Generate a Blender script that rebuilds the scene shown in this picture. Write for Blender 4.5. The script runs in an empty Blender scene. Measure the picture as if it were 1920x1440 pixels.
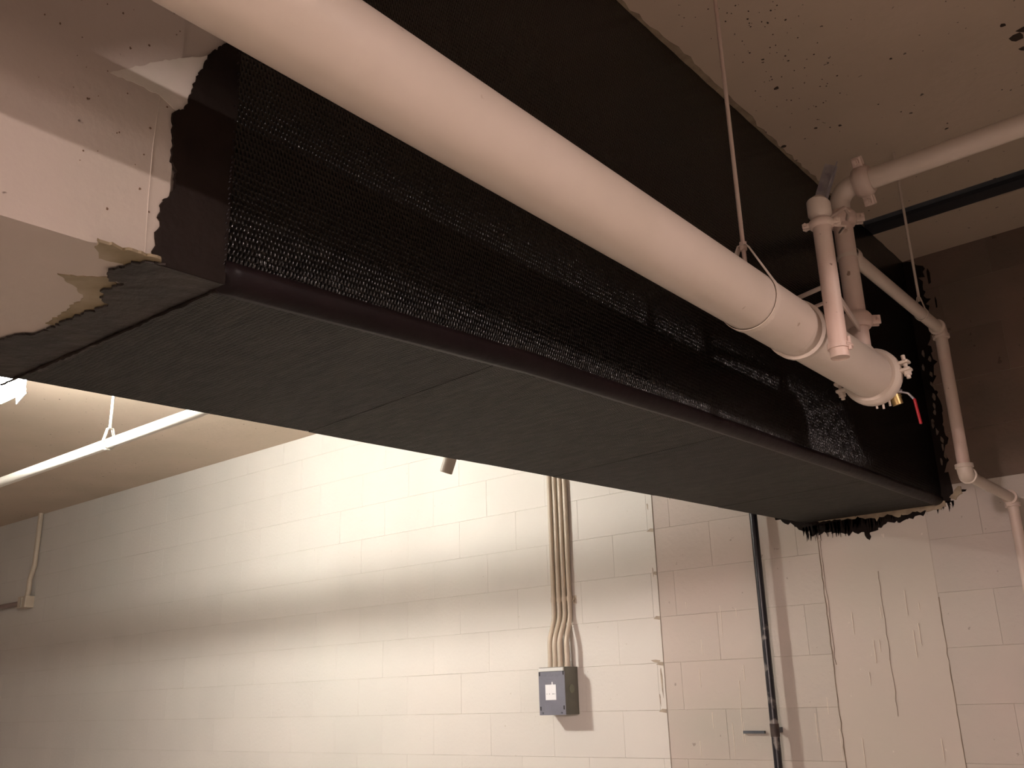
import bpy, bmesh, math, random
from mathutils import Vector, Matrix
random.seed(7)
sc = bpy.context.scene
C = sc.collection
EYE = 1.6                       # camera height; all heights below are given relative to it
# ------------------------------------------------------------------ camera
cam = bpy.data.cameras.new('camera'); cam.lens = 33.86; cam.sensor_width = 36; cam.clip_start = .02
co = bpy.data.objects.new('camera', cam); C.objects.link(co)
R = [[0.766287, -0.220457, -0.603492], [0.641904, 0.222298, 0.733855], [-0.027628, -0.949728, 0.311856]]
M = Matrix(((R[0][0], -R[0][1], -R[0][2], 0), (R[1][0], -R[1][1], -R[1][2], 0), (R[2][0], -R[2][1], -R[2][2], EYE), (0, 0, 0, 1)))
# columns: camera right, camera up, camera back
M = Matrix(((R[0][0], -R[0][1], -R[0][2], 0), (R[1][0], -R[1][1], -R[1][2], 0), (R[2][0], -R[2][1], -R[2][2], EYE), (0, 0, 0, 1)))
co.matrix_world = M
sc.camera = co
# ------------------------------------------------------------------ world, lamps, exposure
w = bpy.data.worlds.new('world'); sc.world = w; w.use_nodes = True
w.node_tree.nodes['Background'].inputs[0].default_value = (.9, .8, .7, 1)
w.node_tree.nodes['Background'].inputs[1].default_value = 0.02
sc.view_settings.view_transform = 'Standard'; sc.view_settings.look = 'None'
sc.view_settings.exposure = 0.0; sc.view_settings.gamma = 1
try: sc.view_settings.use_curve_mapping = False
except Exception: pass
NEAR_W, BACK_W, FAR_L = 200.0, 430.0, 1000.0
def lamp(name, typ, loc, energy, col, **k):
    l = bpy.data.lights.new(name, typ); l.energy = energy; l.color = col
    for a, b in k.items(): setattr(l, a, b)
    o = bpy.data.objects.new(name, l); o.location = (loc[0], loc[1], loc[2] + EYE); C.objects.link(o); return o
# lamp of this bay (beyond the right edge of the frame) and an added fill lamp far behind the viewer
lamp('bay_lamp_light', 'POINT', (1.95, 1.12, 1.13), NEAR_W, (1, .80, .745), shadow_soft_size=.05)
lamp('rear_fill_light', 'POINT', (.0, -4.5, .60), BACK_W, (1, .81, .76), shadow_soft_size=.12)
FARC = (1, .97, .88)

# ------------------------------------------------------------------ helpers
def V(*a):
    p = Vector(a[0] if len(a) == 1 else a); return p
def Wd(p): return (p[0], p[1], p[2] + EYE)
class B:
    """collects shapes (given with heights relative to the eye) into one mesh"""
    def __init__(s): s.v = []; s.f = []; s.sm = []
    def add(s, vs, fs, smooth=False):
        n = len(s.v); s.v += [tuple(p) for p in vs]
        for f in fs: s.f.append([i + n for i in f]); s.sm.append(smooth)
        return s
    def box(s, x0, x1, y0, y1, z0, z1):
        vs = [(x, y, z) for x in (x0, x1) for y in (y0, y1) for z in (z0, z1)]
        return s.add(vs, [(0, 1, 3, 2), (4, 6, 7, 5), (0, 4, 5, 1), (2, 3, 7, 6), (0, 2, 6, 4), (1, 5, 7, 3)])
    def bar(s, a, b, wdt, th, up=(0, 0, 1)):
        a = V(a); b = V(b); d = (b - a).normalized(); u = V(up); u = (u - d * u.dot(d)).normalized(); r = d.cross(u)
        vs = []
        for p in (a, b):
            for i, j in ((-1, -1), (1, -1), (1, 1), (-1, 1)): vs.append(p + r * (i * wdt / 2) + u * (j * th / 2))
        return s.add(vs, [(0, 3, 2, 1), (4, 5, 6, 7), (0, 1, 5, 4), (1, 2, 6, 5), (2, 3, 7, 6), (3, 0, 4, 7)])
    def tube(s, pts, r, n=20, cap=True, closed=False):
        pts = [V(p) for p in pts]; m = len(pts)
        rs = r if isinstance(r, (list, tuple)) else [r] * m
        vs = []; fs = []; prev = None
        for i, p in enumerate(pts):
            if closed: t = pts[(i + 1) % m] - pts[i - 1]
            elif i == 0: t = pts[1] - p
            elif i == m - 1: t = p - pts[i - 1]
            else:
                t = (pts[i + 1] - p).normalized() + (p - pts[i - 1]).normalized() if (pts[i + 1] - p).length > 1e-9 and (p - pts[i - 1]).length > 1e-9 else pts[i + 1] - pts[i - 1]
            t.normalize()
            if prev is None:
                u = V(0, 0, 1) if abs(t.z) < .9 else V(1, 0, 0)
            else: u = prev
            u = (u - t * u.dot(t)).normalized(); prev = u; q = t.cross(u)
            for k in range(n):
                a = 2 * math.pi * k / n; vs.append(p + u * (math.cos(a) * rs[i]) + q * (math.sin(a) * rs[i]))
        for i in range(m if closed else m - 1):
            for k in range(n):
                k2 = (k + 1) % n; j = (i + 1) % m
                fs.append((i * n + k, i * n + k2, j * n + k2, j * n + k))
        s.add(vs, fs, True)
        if cap and not closed:
            s.add(vs[:n], [tuple(range(n))[::-1]]); s.add(vs[-n:], [tuple(range(n))])
        return s
    def lathe(s, a, d, prof, n=24):
        """prof: list of (distance along d, radius), sharp steps kept by doubled points"""
        a = V(a); d = V(d).normalized()
        pts = [a + d * t for t, _ in prof]; rr = [max(x, 1e-4) for _, x in prof]
        u = V(0, 0, 1) if abs(d.z) < .9 else V(1, 0, 0)
        u = (u - d * u.dot(d)).normalized(); q = d.cross(u); vs = []
        for p, r in zip(pts, rr):
            for k in range(n):
                an = 2 * math.pi * k / n; vs.append(p + u * math.cos(an) * r + q * math.sin(an) * r)
        for i in range(len(pts) - 1):
            sub = vs[i * n:(i + 2) * n]
            s.add(sub, [(k, (k + 1) % n, n + (k + 1) % n, n + k) for k in range(n)], True)
        return s
    def prism(s, poly, ext):
        """poly: 3D outline, ext: extrusion vector"""
        n = len(poly); vs = [V(p) for p in poly]; vs += [p + V(ext) for p in vs[:n]]
        return s.add(vs, [tuple(range(n)), tuple(range(2 * n - 1, n - 1, -1))] + [(i, i + n, (i + 1) % n + n, (i + 1) % n) for i in range(n)])
    def build(s, name, mat, parent=None, bevel=0, label=None, tri=False):
        me = bpy.data.meshes.new(name)
        base = (0, 0, 0)
        me.from_pydata([(x, y, z + EYE) for x, y, z in s.v], [], s.f)
        me.polygons.foreach_set('use_smooth', s.sm)
        bm = bmesh.new(); bm.from_mesh(me)
        bmesh.ops.remove_doubles(bm, verts=bm.verts, dist=1e-6) if not bevel else bmesh.ops.remove_doubles(bm, verts=bm.verts, dist=1e-6)
        if tri: bmesh.ops.triangulate(bm, faces=bm.faces)
        bmesh.ops.recalc_face_normals(bm, faces=bm.faces)
        bm.to_mesh(me); bm.free()
        me.materials.append(mat)
        o = bpy.data.objects.new(name, me); C.objects.link(o)
        if parent is not None:
            o.parent = parent; q = parent; off = V(0, 0, 0)
            while q is not None: off += q.location; q = q.parent
            o.location = -off
        if s.sm and any(s.sm) :
            # keep creases of stepped lathes sharp
            ms = o.modifiers.new('split', 'EDGE_SPLIT'); ms.split_angle = math.radians(38)
        if bevel:
            mb = o.modifiers.new('bevel', 'BEVEL'); mb.width = bevel; mb.segments = 2; mb.limit_method = 'ANGLE'
        if label: o['label'] = label
        return o
def tag(o, label, cat, group=None):
    o['label'] = label; o['category'] = cat
    if group: o['group'] = group
    return o
def thing(name, base, label, cat, group=None):
    o = bpy.data.objects.new(name, None); o.empty_display_size = .05; o.location = Wd(base); C.objects.link(o)
    return tag(o, label, cat, group)
def struct(o): o['kind'] = 'structure'; return o
def arc(c, u, v, r, a0, a1, n):
    c = V(c); u = V(u); v = V(v)
    return [c + u * (math.cos(a0 + (a1 - a0) * i / n) * r) + v * (math.sin(a0 + (a1 - a0) * i / n) * r) for i in range(n + 1)]

# ------------------------------------------------------------------ materials (colour varies with the place's own stains)
def mat(name, col, rough=.6, col2=None, nscale=3., spots=None, spot_col=(.05, .035, .025), spot_scale=40, spot_thr=.72, bump=.0, bscale=60., metal=0., spec=.5, detail=6, rand=0.):
    m = bpy.data.materials.new(name); m.use_nodes = True; nt = m.node_tree; N = nt.nodes; L = nt.links
    p = N['Principled BSDF']; p.inputs['Roughness'].default_value = rough; p.inputs['Metallic'].default_value = metal
    p.inputs['Specular IOR Level'].default_value = spec
    g = N.new('ShaderNodeNewGeometry'); cur = None
    if col2:
        n = N.new('ShaderNodeTexNoise'); n.inputs['Scale'].default_value = nscale; n.inputs['Detail'].default_value = detail; L.new(g.outputs['Position'], n.inputs['Vector'])
        r = N.new('ShaderNodeMapRange'); r.inputs[1].default_value = .35; r.inputs[2].default_value = .65; L.new(n.outputs[0], r.inputs[0])
        x = N.new('ShaderNodeMix'); x.data_type = 'RGBA'; x.inputs[6].default_value = (*col, 1); x.inputs[7].default_value = (*col2, 1); L.new(r.outputs[0], x.inputs[0]); cur = x.outputs[2]
    if spots:
        n = N.new('ShaderNodeTexNoise'); n.inputs['Scale'].default_value = spot_scale; n.inputs['Detail'].default_value = 3; L.new(g.outputs['Position'], n.inputs['Vector'])
        r = N.new('ShaderNodeMapRange'); r.inputs[1].default_value = spot_thr; r.inputs[2].default_value = spot_thr + .03; r.inputs[4].default_value = spots; L.new(n.outputs[0], r.inputs[0])
        x = N.new('ShaderNodeMix'); x.data_type = 'RGBA'; x.inputs[7].default_value = (*spot_col, 1); L.new(r.outputs[0], x.inputs[0])
        if cur: L.new(cur, x.inputs[6])
        else: x.inputs[6].default_value = (*col, 1)
        cur = x.outputs[2]
    if rand:
        oi = N.new('ShaderNodeObjectInfo'); r = N.new('ShaderNodeMapRange'); r.inputs[3].default_value = 1 - rand; r.inputs[4].default_value = 1 + rand * .4; L.new(oi.outputs['Random'], r.inputs[0])
        h = N.new('ShaderNodeHueSaturation'); L.new(r.outputs[0], h.inputs['Value'])
        if cur: L.new(cur, h.inputs['Color'])
        else: h.inputs['Color'].default_value = (*col, 1)
        cur = h.outputs[0]
    if cur: L.new(cur, p.inputs['Base Color'])
    else: p.inputs['Base Color'].default_value = (*col, 1)
    if bump:
        n = N.new('ShaderNodeTexNoise'); n.inputs['Scale'].default_value = bscale; n.inputs['Detail'].default_value = 8; L.new(g.outputs['Position'], n.inputs['Vector'])
        b = N.new('ShaderNodeBump'); b.inputs['Strength'].default_value = 1; b.inputs['Distance'].default_value = bump; L.new(n.outputs[0], b.inputs['Height']); L.new(b.outputs[0], p.inputs['Normal'])
    return m
PIPE = mat('cream_pipe_paint', (.62, .53, .46), .42, (.59, .505, .43), 6, spots=.6, spot_col=(.25, .15, .08), spot_scale=22, spot_thr=.74, bump=.0006, bscale=30)
PIPE2 = mat('cream_pipe_paint_chipped', (.62, .52, .45), .45, (.60, .45, .39), 7, spots=.8, spot_col=(.16, .09, .05), spot_scale=45, spot_thr=.69, bump=.0006, bscale=40)
WALL = mat('cream_block_paint', (.67, .632, .59), .62, (.645, .61, .57), 2.5, spots=.35, spot_col=(.35, .28, .2), spot_scale=45, spot_thr=.73, bump=.0015, bscale=55, rand=.02)
WALLR = mat('patchy_block_paint', (.55, .47, .425), .7, (.50, .46, .405), 1.6, spots=.5, spot_col=(.16, .11, .08), spot_scale=34, spot_thr=.72, bump=.0015, bscale=55, rand=.05)
INFILL = mat('smooth_infill_plaster', (.57, .48, .435), .7, (.535, .485, .42), 1.3, spots=.5, spot_col=(.75, .68, .6), spot_scale=26, spot_thr=.72, bump=.001, bscale=30)
BROWN = mat('shaded_brown_block', (.20, .13, .10), .85, (.15, .11, .085), 3.2, spots=.5, spot_col=(.03, .02, .02), spot_scale=26, spot_thr=.7, bump=.003, bscale=60, rand=.12)  # shade above the lamp cutoff put into a darker brown
MORTAR = mat('mortar', (.58, .52, .45), .9, (.36, .31, .25), 5)
CEIL = mat('ceiling_concrete', (.62, .50, .40), .8, (.56, .46, .36), 2.2, spots=.85, spot_scale=38, spot_thr=.70, bump=.002, bscale=26)
CONC = mat('beam_concrete', (.45, .385, .34), .75, (.41, .365, .315), 3.2, spots=.9, spot_scale=34, spot_thr=.72, bump=.0012, bscale=30)
LITPATCH = mat('lit_patch_concrete', (.60, .55, .50), .75, (.54, .52, .45), 12, bump=.001, bscale=40)  # lamp-lit triangle on the beam face put into a paler colour
FLOOR = mat('floor_concrete', (.52, .49, .44), .7, (.47, .44, .40), 1.5)
RESIN = mat('brown_black_resin', (.009, .006, .005), .5, (.015, .010, .008), 9, bump=.0012, bscale=45, spec=.07)
RESINM = mat('brushed_resin_on_soffit', (.014, .010, .0085), .55, (.030, .022, .018), 14, spec=.3, bump=.004, bscale=40)
STAIN = mat('olive_resin_stain', (.17, .13, .065), .6, (.29, .235, .16), 16)
CREAMP = mat('chipped_cream_plaster', (.36, .29, .20), .8, (.26, .20, .14), 30, bump=.003, bscale=80)
BLACKP = mat('black_conduit_worn', (.018, .017, .020), .32, None)
GALV = mat('galvanised_steel', (.55, .53, .55), .33, (.30, .29, .33), 30, metal=.8, bump=.001, bscale=60)
DARKST = mat('dark_steel', (.08, .09, .105), .5, (.12, .13, .15), 9, metal=.3)
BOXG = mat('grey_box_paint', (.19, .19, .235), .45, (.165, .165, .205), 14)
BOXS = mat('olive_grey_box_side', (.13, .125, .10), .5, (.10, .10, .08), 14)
RIM = mat('bare_box_rim', (.75, .74, .72), .35, metal=.3)
LABEL = mat('white_label_paper', (.85, .85, .88), .5)
INK = mat('grey_ink', (.12, .12, .16), .7)
BLK = mat('black_slot', (.01, .01, .012), .8)
COND = mat('painted_conduit', (.56, .47, .38), .42, (.50, .42, .33), 14)
WHITEP = mat('white_pipe_paint', (.80, .77, .70), .45)
RED = mat('red_lever_grip', (.34, .008, .015), .4)
BRASS = mat('brass', (.55, .40, .18), .35, metal=.9)
GREYP = mat('grey_brown_paint', (.50, .45, .38), .5)
ENAMEL = mat('white_enamel', (.75, .73, .68), .4)
BLOCKERM = mat('blocker_sheet', (.22, .18, .15), .6, metal=.0)
# worn black conduit: paint rubbed to grey-beige in patches
def worn():
    m = BLACKP; nt = m.node_tree; N = nt.nodes; L = nt.links; p = N['Principled BSDF']
    g = N.new('ShaderNodeNewGeometry'); n = N.new('ShaderNodeTexNoise'); n.inputs['Scale'].default_value = 9; n.inputs['Detail'].default_value = 5
    L.new(g.outputs['Position'], n.inputs['Vector'])
    sp = N.new('ShaderNodeSeparateXYZ'); L.new(g.outputs['Position'], sp.inputs[0])
    zr = N.new('ShaderNodeMapRange'); zr.inputs[1].default_value = EYE + .55; zr.inputs[2].default_value = EYE - .35; zr.inputs[3].default_value = -.16; zr.inputs[4].default_value = .10
    L.new(sp.outputs[2], zr.inputs[0]); ad = N.new('ShaderNodeMath'); L.new(n.outputs[0], ad.inputs[0]); L.new(zr.outputs[0], ad.inputs[1])
    r = N.new('ShaderNodeMapRange'); r.inputs[1].default_value = .52; r.inputs[2].default_value = .56; L.new(ad.outputs[0], r.inputs[0])
    x = N.new('ShaderNodeMix'); x.data_type = 'RGBA'; x.inputs[6].default_value = (.014, .013, .018, 1); x.inputs[7].default_value = (.20, .18, .17, 1)
    L.new(r.outputs[0], x.inputs[0]); L.new(x.outputs[2], p.inputs['Base Color'])
worn()
# woven carbon fabric under glossy resin: rows of short upright stitches (bump relief only)
def fabric(name, base, rough, py, pz, amp, axes, spec=.5, wob=.5, rowk=.7, base2=None):
    m = bpy.data.materials.new(name); m.use_nodes = True; nt = m.node_tree; N = nt.nodes; L = nt.links
    p = N['Principled BSDF']; p.inputs['Base Color'].default_value = (*base, 1); p.inputs['Roughness'].default_value = rough; p.inputs['Specular IOR Level'].default_value = spec
    g = N.new('ShaderNodeNewGeometry')
    dn = N.new('ShaderNodeTexNoise'); dn.inputs['Scale'].default_value = 35; dn.inputs['Detail'].default_value = 2; L.new(g.outputs['Position'], dn.inputs['Vector'])
    dv = N.new('ShaderNodeVectorMath'); dv.operation = 'SCALE'; dv.inputs['Scale'].default_value = .012 * wob; L.new(dn.outputs['Color'], dv.inputs[0])
    av = N.new('ShaderNodeVectorMath'); L.new(g.outputs['Position'], av.inputs[0]); L.new(dv.outputs[0], av.inputs[1])
    sp = N.new('ShaderNodeSeparateXYZ'); L.new(av.outputs[0], sp.inputs[0])
    def M1(op, a, b=None):
        x = N.new('ShaderNodeMath'); x.operation = op
        for i, q in enumerate((a, b)):
            if q is None: continue
            if isinstance(q, (int, float)): x.inputs[i].default_value = q
            else: L.new(q, x.inputs[i])
        return x.outputs[0]
    row = M1('DIVIDE', sp.outputs[axes[1]], pz)
    rowi = M1('FLOOR', row)
    off = M1('MULTIPLY', rowi, .5)
    col = M1('ADD', M1('DIVIDE', sp.outputs[axes[0]], py), off)
    a = M1('ABSOLUTE', M1('SINE', M1('MULTIPLY', col, math.pi)))
    b = M1('ABSOLUTE', M1('SINE', M1('MULTIPLY', row, math.pi)))
    h = M1('MULTIPLY', M1('POWER', a, .9), M1('ADD', M1('MULTIPLY', M1('POWER', b, .6), rowk), 1 - rowk))
    if base2:
        n3 = N.new('ShaderNodeTexNoise'); n3.inputs['Scale'].default_value = 1.0; n3.inputs['Detail'].default_value = 9; n3.inputs['Roughness'].default_value = .75
        mp3 = N.new('ShaderNodeMapping'); mp3.inputs['Scale'].default_value = (14, 60, 14); mp3.inputs['Rotation'].default_value = (0, 0, .25); L.new(g.outputs['Position'], mp3.inputs[0]); L.new(mp3.outputs[0], n3.inputs['Vector'])
        r3 = N.new('ShaderNodeMapRange'); r3.inputs[1].default_value = .36; r3.inputs[2].default_value = .66; L.new(n3.outputs[0], r3.inputs[0])
        x3 = N.new('ShaderNodeMix'); x3.data_type = 'RGBA'; x3.inputs[6].default_value = (*base, 1); x3.inputs[7].default_value = (*base2, 1); L.new(r3.outputs[0], x3.inputs[0]); L.new(x3.outputs[2], p.inputs['Base Color'])
    n2 = N.new('ShaderNodeTexNoise'); n2.inputs['Scale'].default_value = 120; n2.inputs['Detail'].default_value = 3; L.new(g.outputs['Position'], n2.inputs['Vector'])
    h = M1('ADD', h, M1('MULTIPLY', n2.outputs[0], .5))
    bp = N.new('ShaderNodeBump'); bp.inputs['Strength'].default_value = 1; bp.inputs['Distance'].default_value = amp
    L.new(h, bp.inputs['Height']); L.new(bp.outputs[0], p.inputs['Normal'])
    return m
FAB = fabric('carbon_fabric_side', (.0008, .0008, .0011), .18, .0068, .0100, .0026, (1, 2), .46, .5, .4)
FABS = fabric('carbon_fabric_soffit', (.016, .0162, .0132), .6, .0055, .009, .0018, (0, 1), .2, 1.2, .7, (.050, .048, .041))
FABS2 = fabric('carbon_fabric_soffit_dark', (.013, .0125, .011), .6, .0055, .009, .0018, (0, 1), .2, 1.2, .7, (.042, .040, .036))
STRIP = mat('glossy_edge_resin', (.006, .0035, .004), .42, (.011, .006, .007), 5, bump=.0015, bscale=30, spec=.12)
def emit(name, col, s):
    m = bpy.data.materials.new(name); m.use_nodes = True; p = m.node_tree.nodes['Principled BSDF']
    p.inputs['Base Color'].default_value = (.8, .8, .75, 1); p.inputs['Emission Color'].default_value = (*col, 1); p.inputs['Emission Strength'].default_value = s
    return m
DIFF = emit('lit_end_lens', FARC, FAR_L)
DIFFW = emit('lit_diffuser', FARC, FAR_L * .07)

# ------------------------------------------------------------------ the room
H = 1.715; FL = -EYE
XL, XR, YF, YB = -10.4, 4.2, -5.0, 3.93
struct(B().box(XL - .2, XR + .2, YF - .2, YB + .4, FL - .2, FL).build('floor', FLOOR))
cb = B()                                     # ceiling with the slot that runs along the end wall
cb.box(XL - .2, XR + .2, YF - .2, 3.455, H, H + .3)
cb.box(XL - .2, -1.09, 3.455, YB + .4, H, H + .3)
cb.box(-1.09, XR + .2, 3.605, YB + .4, H, H + .3)
cb.box(-1.09, XR + .2, 3.455, 3.605, H + .07, H + .3)
ceiling = struct(cb.build('ceiling', CEIL))
t = struct(B().box(-1.085, XR, 3.456, 3.604, H + .020, H + .032).build('trim_1', DARKST))
B().box(-1.085, XR, 3.53, 3.603, H + .004, H + .0195).build('dark_rail', mat('dark_rail', (.022, .023, .028), .7), t)
struct(B().box(XL - .2, XL, YF - .2, YB + .4, FL, H).build('wall_left', WALL))
struct(B().box(XR, XR + .2, YF - .2, YB + .4, FL, H).build('wall_right', WALL))
struct(B().box(XL, XR, YF - .2, YF, FL, H).build('wall_front', WALL))
wb = struct(B().box(XL, -2.39, YB + .0025, YB + .4, FL, H).build('wall_back_left', MORTAR))
wr = struct(B().box(-2.39, XR, YB + .0055, YB + .4, FL, H).build('wall_back_right', MORTAR))
# concrete blocks, one object each, mesh shared by alike blocks
_bm = {}
def block_mesh(wd, ht, m):
    k = (round(wd, 4), round(ht, 4), m.name)
    if k in _bm: return _bm[k]
    c = .0008; d = .05
    ox0, ox1, oz0, oz1 = 0, wd, 0, ht
    vs = [(ox0, d, oz0), (ox1, d, oz0), (ox1, d, oz1), (ox0, d, oz1), (ox0, c, oz0), (ox1, c, oz0), (ox1, c, oz1), (ox0, c, oz1),
          (ox0 + c, 0, oz0 + c * 1.3), (ox1 - c, 0, oz0 + c * 1.3), (ox1 - c, 0, oz1 - c * 1.3), (ox0 + c, 0, oz1 - c * 1.3)]
    fs = [(8, 9, 10, 11)]
    for i in range(4):
        j = (i + 1) % 4; fs.append((4 + i, 4 + j, 8 + j, 8 + i)); fs.append((i, j, 4 + j, 4 + i))
    me = bpy.data.meshes.new('block'); me.from_pydata(vs, [], fs)
    b2 = bmesh.new(); b2.from_mesh(me); bmesh.ops.recalc_face_normals(b2, faces=b2.faces)
    b2.to_mesh(me); b2.free()
    me.materials.append(m); _bm[k] = me; return me
def block(parent, x0, x1, z0, z1, yf, m, gx=.0006, gz=.0010):
    o = bpy.data.objects.new('block', block_mesh(x1 - x0 - gx, z1 - z0 - gz, m)); C.objects.link(o)
    o.parent = parent; o.location = (x0 + gx / 2, yf - random.random() * .0007, z0 + gz / 2 + EYE)
rowz = [-.467 + .203 * k for k in range(11)]
def courses(parent, xa, xb, yf, mfun, phase0=.013, zs=rowz, stuff=None):
    for k, z in enumerate(zs):
        z1 = min(z + .203, H)
        if z1 - z < .02: continue
        ph = phase0 if k % 2 == 0 else phase0 + .203
        n0 = math.floor((xa - ph) / .406)
        x = n0 * .406 + ph
        while x < xb - .001:
            a = max(x, xa); b = min(x + .406, xb)
            if b - a > .012: 
                block(parent, a, b, z, z1, yf, mfun(.5 * (a + b), .5 * (z + z1)))
            x += .406
courses(wb, -9.98, -2.39, YB, lambda x, z: WALL)
lowb = B()
for k in range(6):
    z1 = -.467 - .203 * k; z0 = max(z1 - .203, FL); ph = .013 + (.203 if k % 2 == 0 else 0); x = math.floor((-9.98 - ph) / .406) * .406 + ph
    while x < -2.40:
        lowb.box(max(x, -9.98) + .0006, min(x + .406, -2.39) - .0006, YB, YB + .05, z0 + .0008, z1 - .0008); x += .406
lb = lowb.build('block_courses', WALL, wb); lb['kind'] = 'stuff'
YR = YB + .0035
courses(wr, -2.388, -1.60, YR, lambda x, z: WALLR, phase0=.013 + .12)
courses(wr, -1.152, 1.0, YR, lambda x, z: BROWN if z > .80 else WALLR, phase0=.06)
struct_in = B().box(-1.597, -1.155, YR + .001, YR + .05, FL, .70).build('infill_panel', INFILL, wr)
lowr = B()
for (xa, xb) in ((-2.388, -1.60), (-1.152, 1.0)):
    for k in range(6):
        z1 = -.467 - .203 * k; z0 = max(z1 - .203, FL); x = xa
        while x < xb - .01:
            lowr.box(x + .0006, min(x + .406, xb) - .0006, YR, YR + .05, z0 + .0008, z1 - .0008); x += .406
q = lowr.build('block_courses', WALLR, wr); q['kind'] = 'stuff'
B().box(1.0, XR, YR, YR + .05, FL, H).build('plastered_face', WALLR, wr)
# thin mortar smears where the two wall faces meet, dark chips at the corner
sm = B()
for (z, a) in ((.75, .03), (.548, .022), (.345, .034), (.142, .03), (-.061, .038)):
    pts = [(-2.39 - a + random.uniform(-.01, .01), 0, z - .006), (-2.392, 0, z - .012), (-2.391, 0, z + .004), (-2.39 - a * .6, 0, z + .006)]
    sm.prism([(x, YB - .0016, zz) for x, y, zz in pts], (0, .0014, 0))
for (x, z, hh, ww) in ((-2.415, .86, .03, .008), (-2.405, .05, .12, .010), (-2.42, -.02, .05, .005), (-2.43, .15, .014, .05), (-2.41, .55, .04, .005)):
    sm.prism([(x - ww / 2, YB - .0016, z + hh / 2), (x, YB - .0016, z + hh * .6), (x + ww / 2, YB - .0016, z + hh * .3), (x + ww * .3, YB - .0016, z - hh / 2), (x - ww * .2, YB - .0016, z - hh * .2)], (0, .0014, 0))
sm.build('dirty_mortar_smear', mat('dirty_mortar', (.44, .37, .29), .9, (.30, .24, .19), 30), wb)
# vertical cracks with resin runs in the right wall
ck = B()
def crack(x, z0, z1, wdt, seed):
    rnd = random.Random(seed); n = int((z1 - z0) / .03); left = []; right = []
    for i in range(n + 1):
        z = z0 + (z1 - z0) * i / n; j = rnd.uniform(-.003, .003); ww = wdt * rnd.uniform(.3, 1.2)
        left.append((x + j - ww / 2, YR - .0016, z)); right.append((x + j + ww / 2, YR - .0016, z))
    ck.prism(left + right[::-1], (0, .003, 0))
crack(-1.6, -.45, .66, .0024, 1); crack(-1.590, .1, .60, .0014, 2); crack(-1.154, -.45, .33, .0028, 3); crack(-1.37, -.1, .45, .0012, 4)
ck.build('resin_run', mat('crack_dark', (.24, .18, .13), .8), wr)
dr = B()                                      # pale paint runs
rnd = random.Random(5)
for i in range(26):
    x = rnd.choice([rnd.uniform(-2.3, -1.95), rnd.uniform(-1.7, -1.2), rnd.uniform(-2.3, -1.2)]); z = rnd.uniform(-.25, .42); l = rnd.uniform(.03, .14)
    if -1.9 < x < -1.75: continue
    dr.prism([(x - .001, YR - .0016, z), (x + .0012, YR - .0016, z), (x + .0008, YR - .0016, z - l), (x - .0005, YR - .0016, z - l)], (0, .002, 0))
dr.build('paint_run', mat('pale_run', (.78, .70, .60), .6), wr)

# ------------------------------------------------------------------ the wrapped beam
BY = [YF, .39, .600, .601, .69, 1.38, 2.0, 3.0, 3.93]; BZ = [.545, .545, .5534, .5534, .557, .606, .632, .66, .68]
def zb(y):
    for i in range(len(BY) - 1):
        if y <= BY[i + 1]: return BZ[i] + (BZ[i + 1] - BZ[i]) * (y - BY[i]) / (BY[i + 1] - BY[i])
    return BZ[-1]
X1, X0 = -1.078, -1.678                      # near face, far face (the far arris bows a little)
FYX = ((YF, -1.65), (.39, -1.655), (.70, -1.670), (.845, -1.684), (1.09, -1.707), (1.4, -1.735), (1.96, -1.738), (2.45, -1.72), (3.07, -1.694), (3.79, -1.651), (3.93, -1.645))
def xf(y):
    for (a, xa), (b, xb) in zip(FYX, FYX[1:]):
        if y <= b: return xa + (xb - xa) * max(0, (y - a)) / (b - a)
    return FYX[-1][1]
beam = thing('concrete_beam', (-1.38, 3.9, .68), 'deep concrete ceiling beam wrapped in black woven carbon fibre, crossing the room', 'beam')
RE = .029
def re(y): return .031 if y < .75 else (.021 if y > 1.7 else .031 - .010 * (y - .75) / .95)
bb = B(); vs = []; fs = []
for y in BY:
    z = zb(y) + .004
    yy = min(y, YB + .1)
    vs += [(X1 - (.009 if y > .6001 else .004), yy, H), (X1 - (.009 if y > .6001 else .004), yy, z + (.018 if y > .6001 else 0)), (X1 - (RE + .003 if y > .6001 else .004), yy, z), (xf(y) + .006, yy, z), (xf(y) + .006, yy, H)]
for i in range(len(BY) - 1):
    for k in range(5): a = i * 5; fs.append((a + k, a + (k + 1) % 5, a + 5 + (k + 1) % 5, a + 5 + k))
fs += [(0, 1, 2, 3, 4), tuple(range(len(vs) - 1, len(vs) - 6, -1))]
bb.add(vs, fs).build('beam_body', CONC, beam)
def yrange(a, b, st):
    n = max(1, int(round((b - a) / st))); return [a + (b - a) * i / n for i in range(n + 1)]
RE = .029
def re(y): return .031 if y < .75 else (.021 if y > 1.7 else .031 - .010 * (y - .75) / .95)
# near face fabric (two lengths), slightly wavy lower hem
def side_sheet(y0, y1, x, off):
    b = B(); ys = yrange(y0, y1, .03); hem = []
    for y in ys: hem.append(zb(y) + re(y) + .003 * math.sin(y * 9 + off) + .002 * math.sin(y * 31))
    vs = []; fs = []
    DD = (0, .007, .015, .026, .045, .10)
    for y, h in zip(ys, hem):
        vs += [(x - .011, y, h)] + [(x - .007 * max(0, (.045 - d) / .045) ** 2, y, h + d) for d in DD] + [(x, y, H - .004 * abs(math.sin(y * 23))), (x - .011, y, H)]
    m_ = len(DD) + 3
    for i in range(len(ys) - 1):
        a = i * m_
        for k in range(m_ - 1): fs.append((a + k, a + k + 1, a + m_ + 1 + k, a + m_ + k))
    fs += [tuple(range(m_)), tuple(range(len(vs) - 1, len(vs) - m_ - 1, -1))]
    return b.add(vs, fs, True).build('side_fabric', FAB, beam)
side_sheet(.69, YB, X1, 0)
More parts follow.
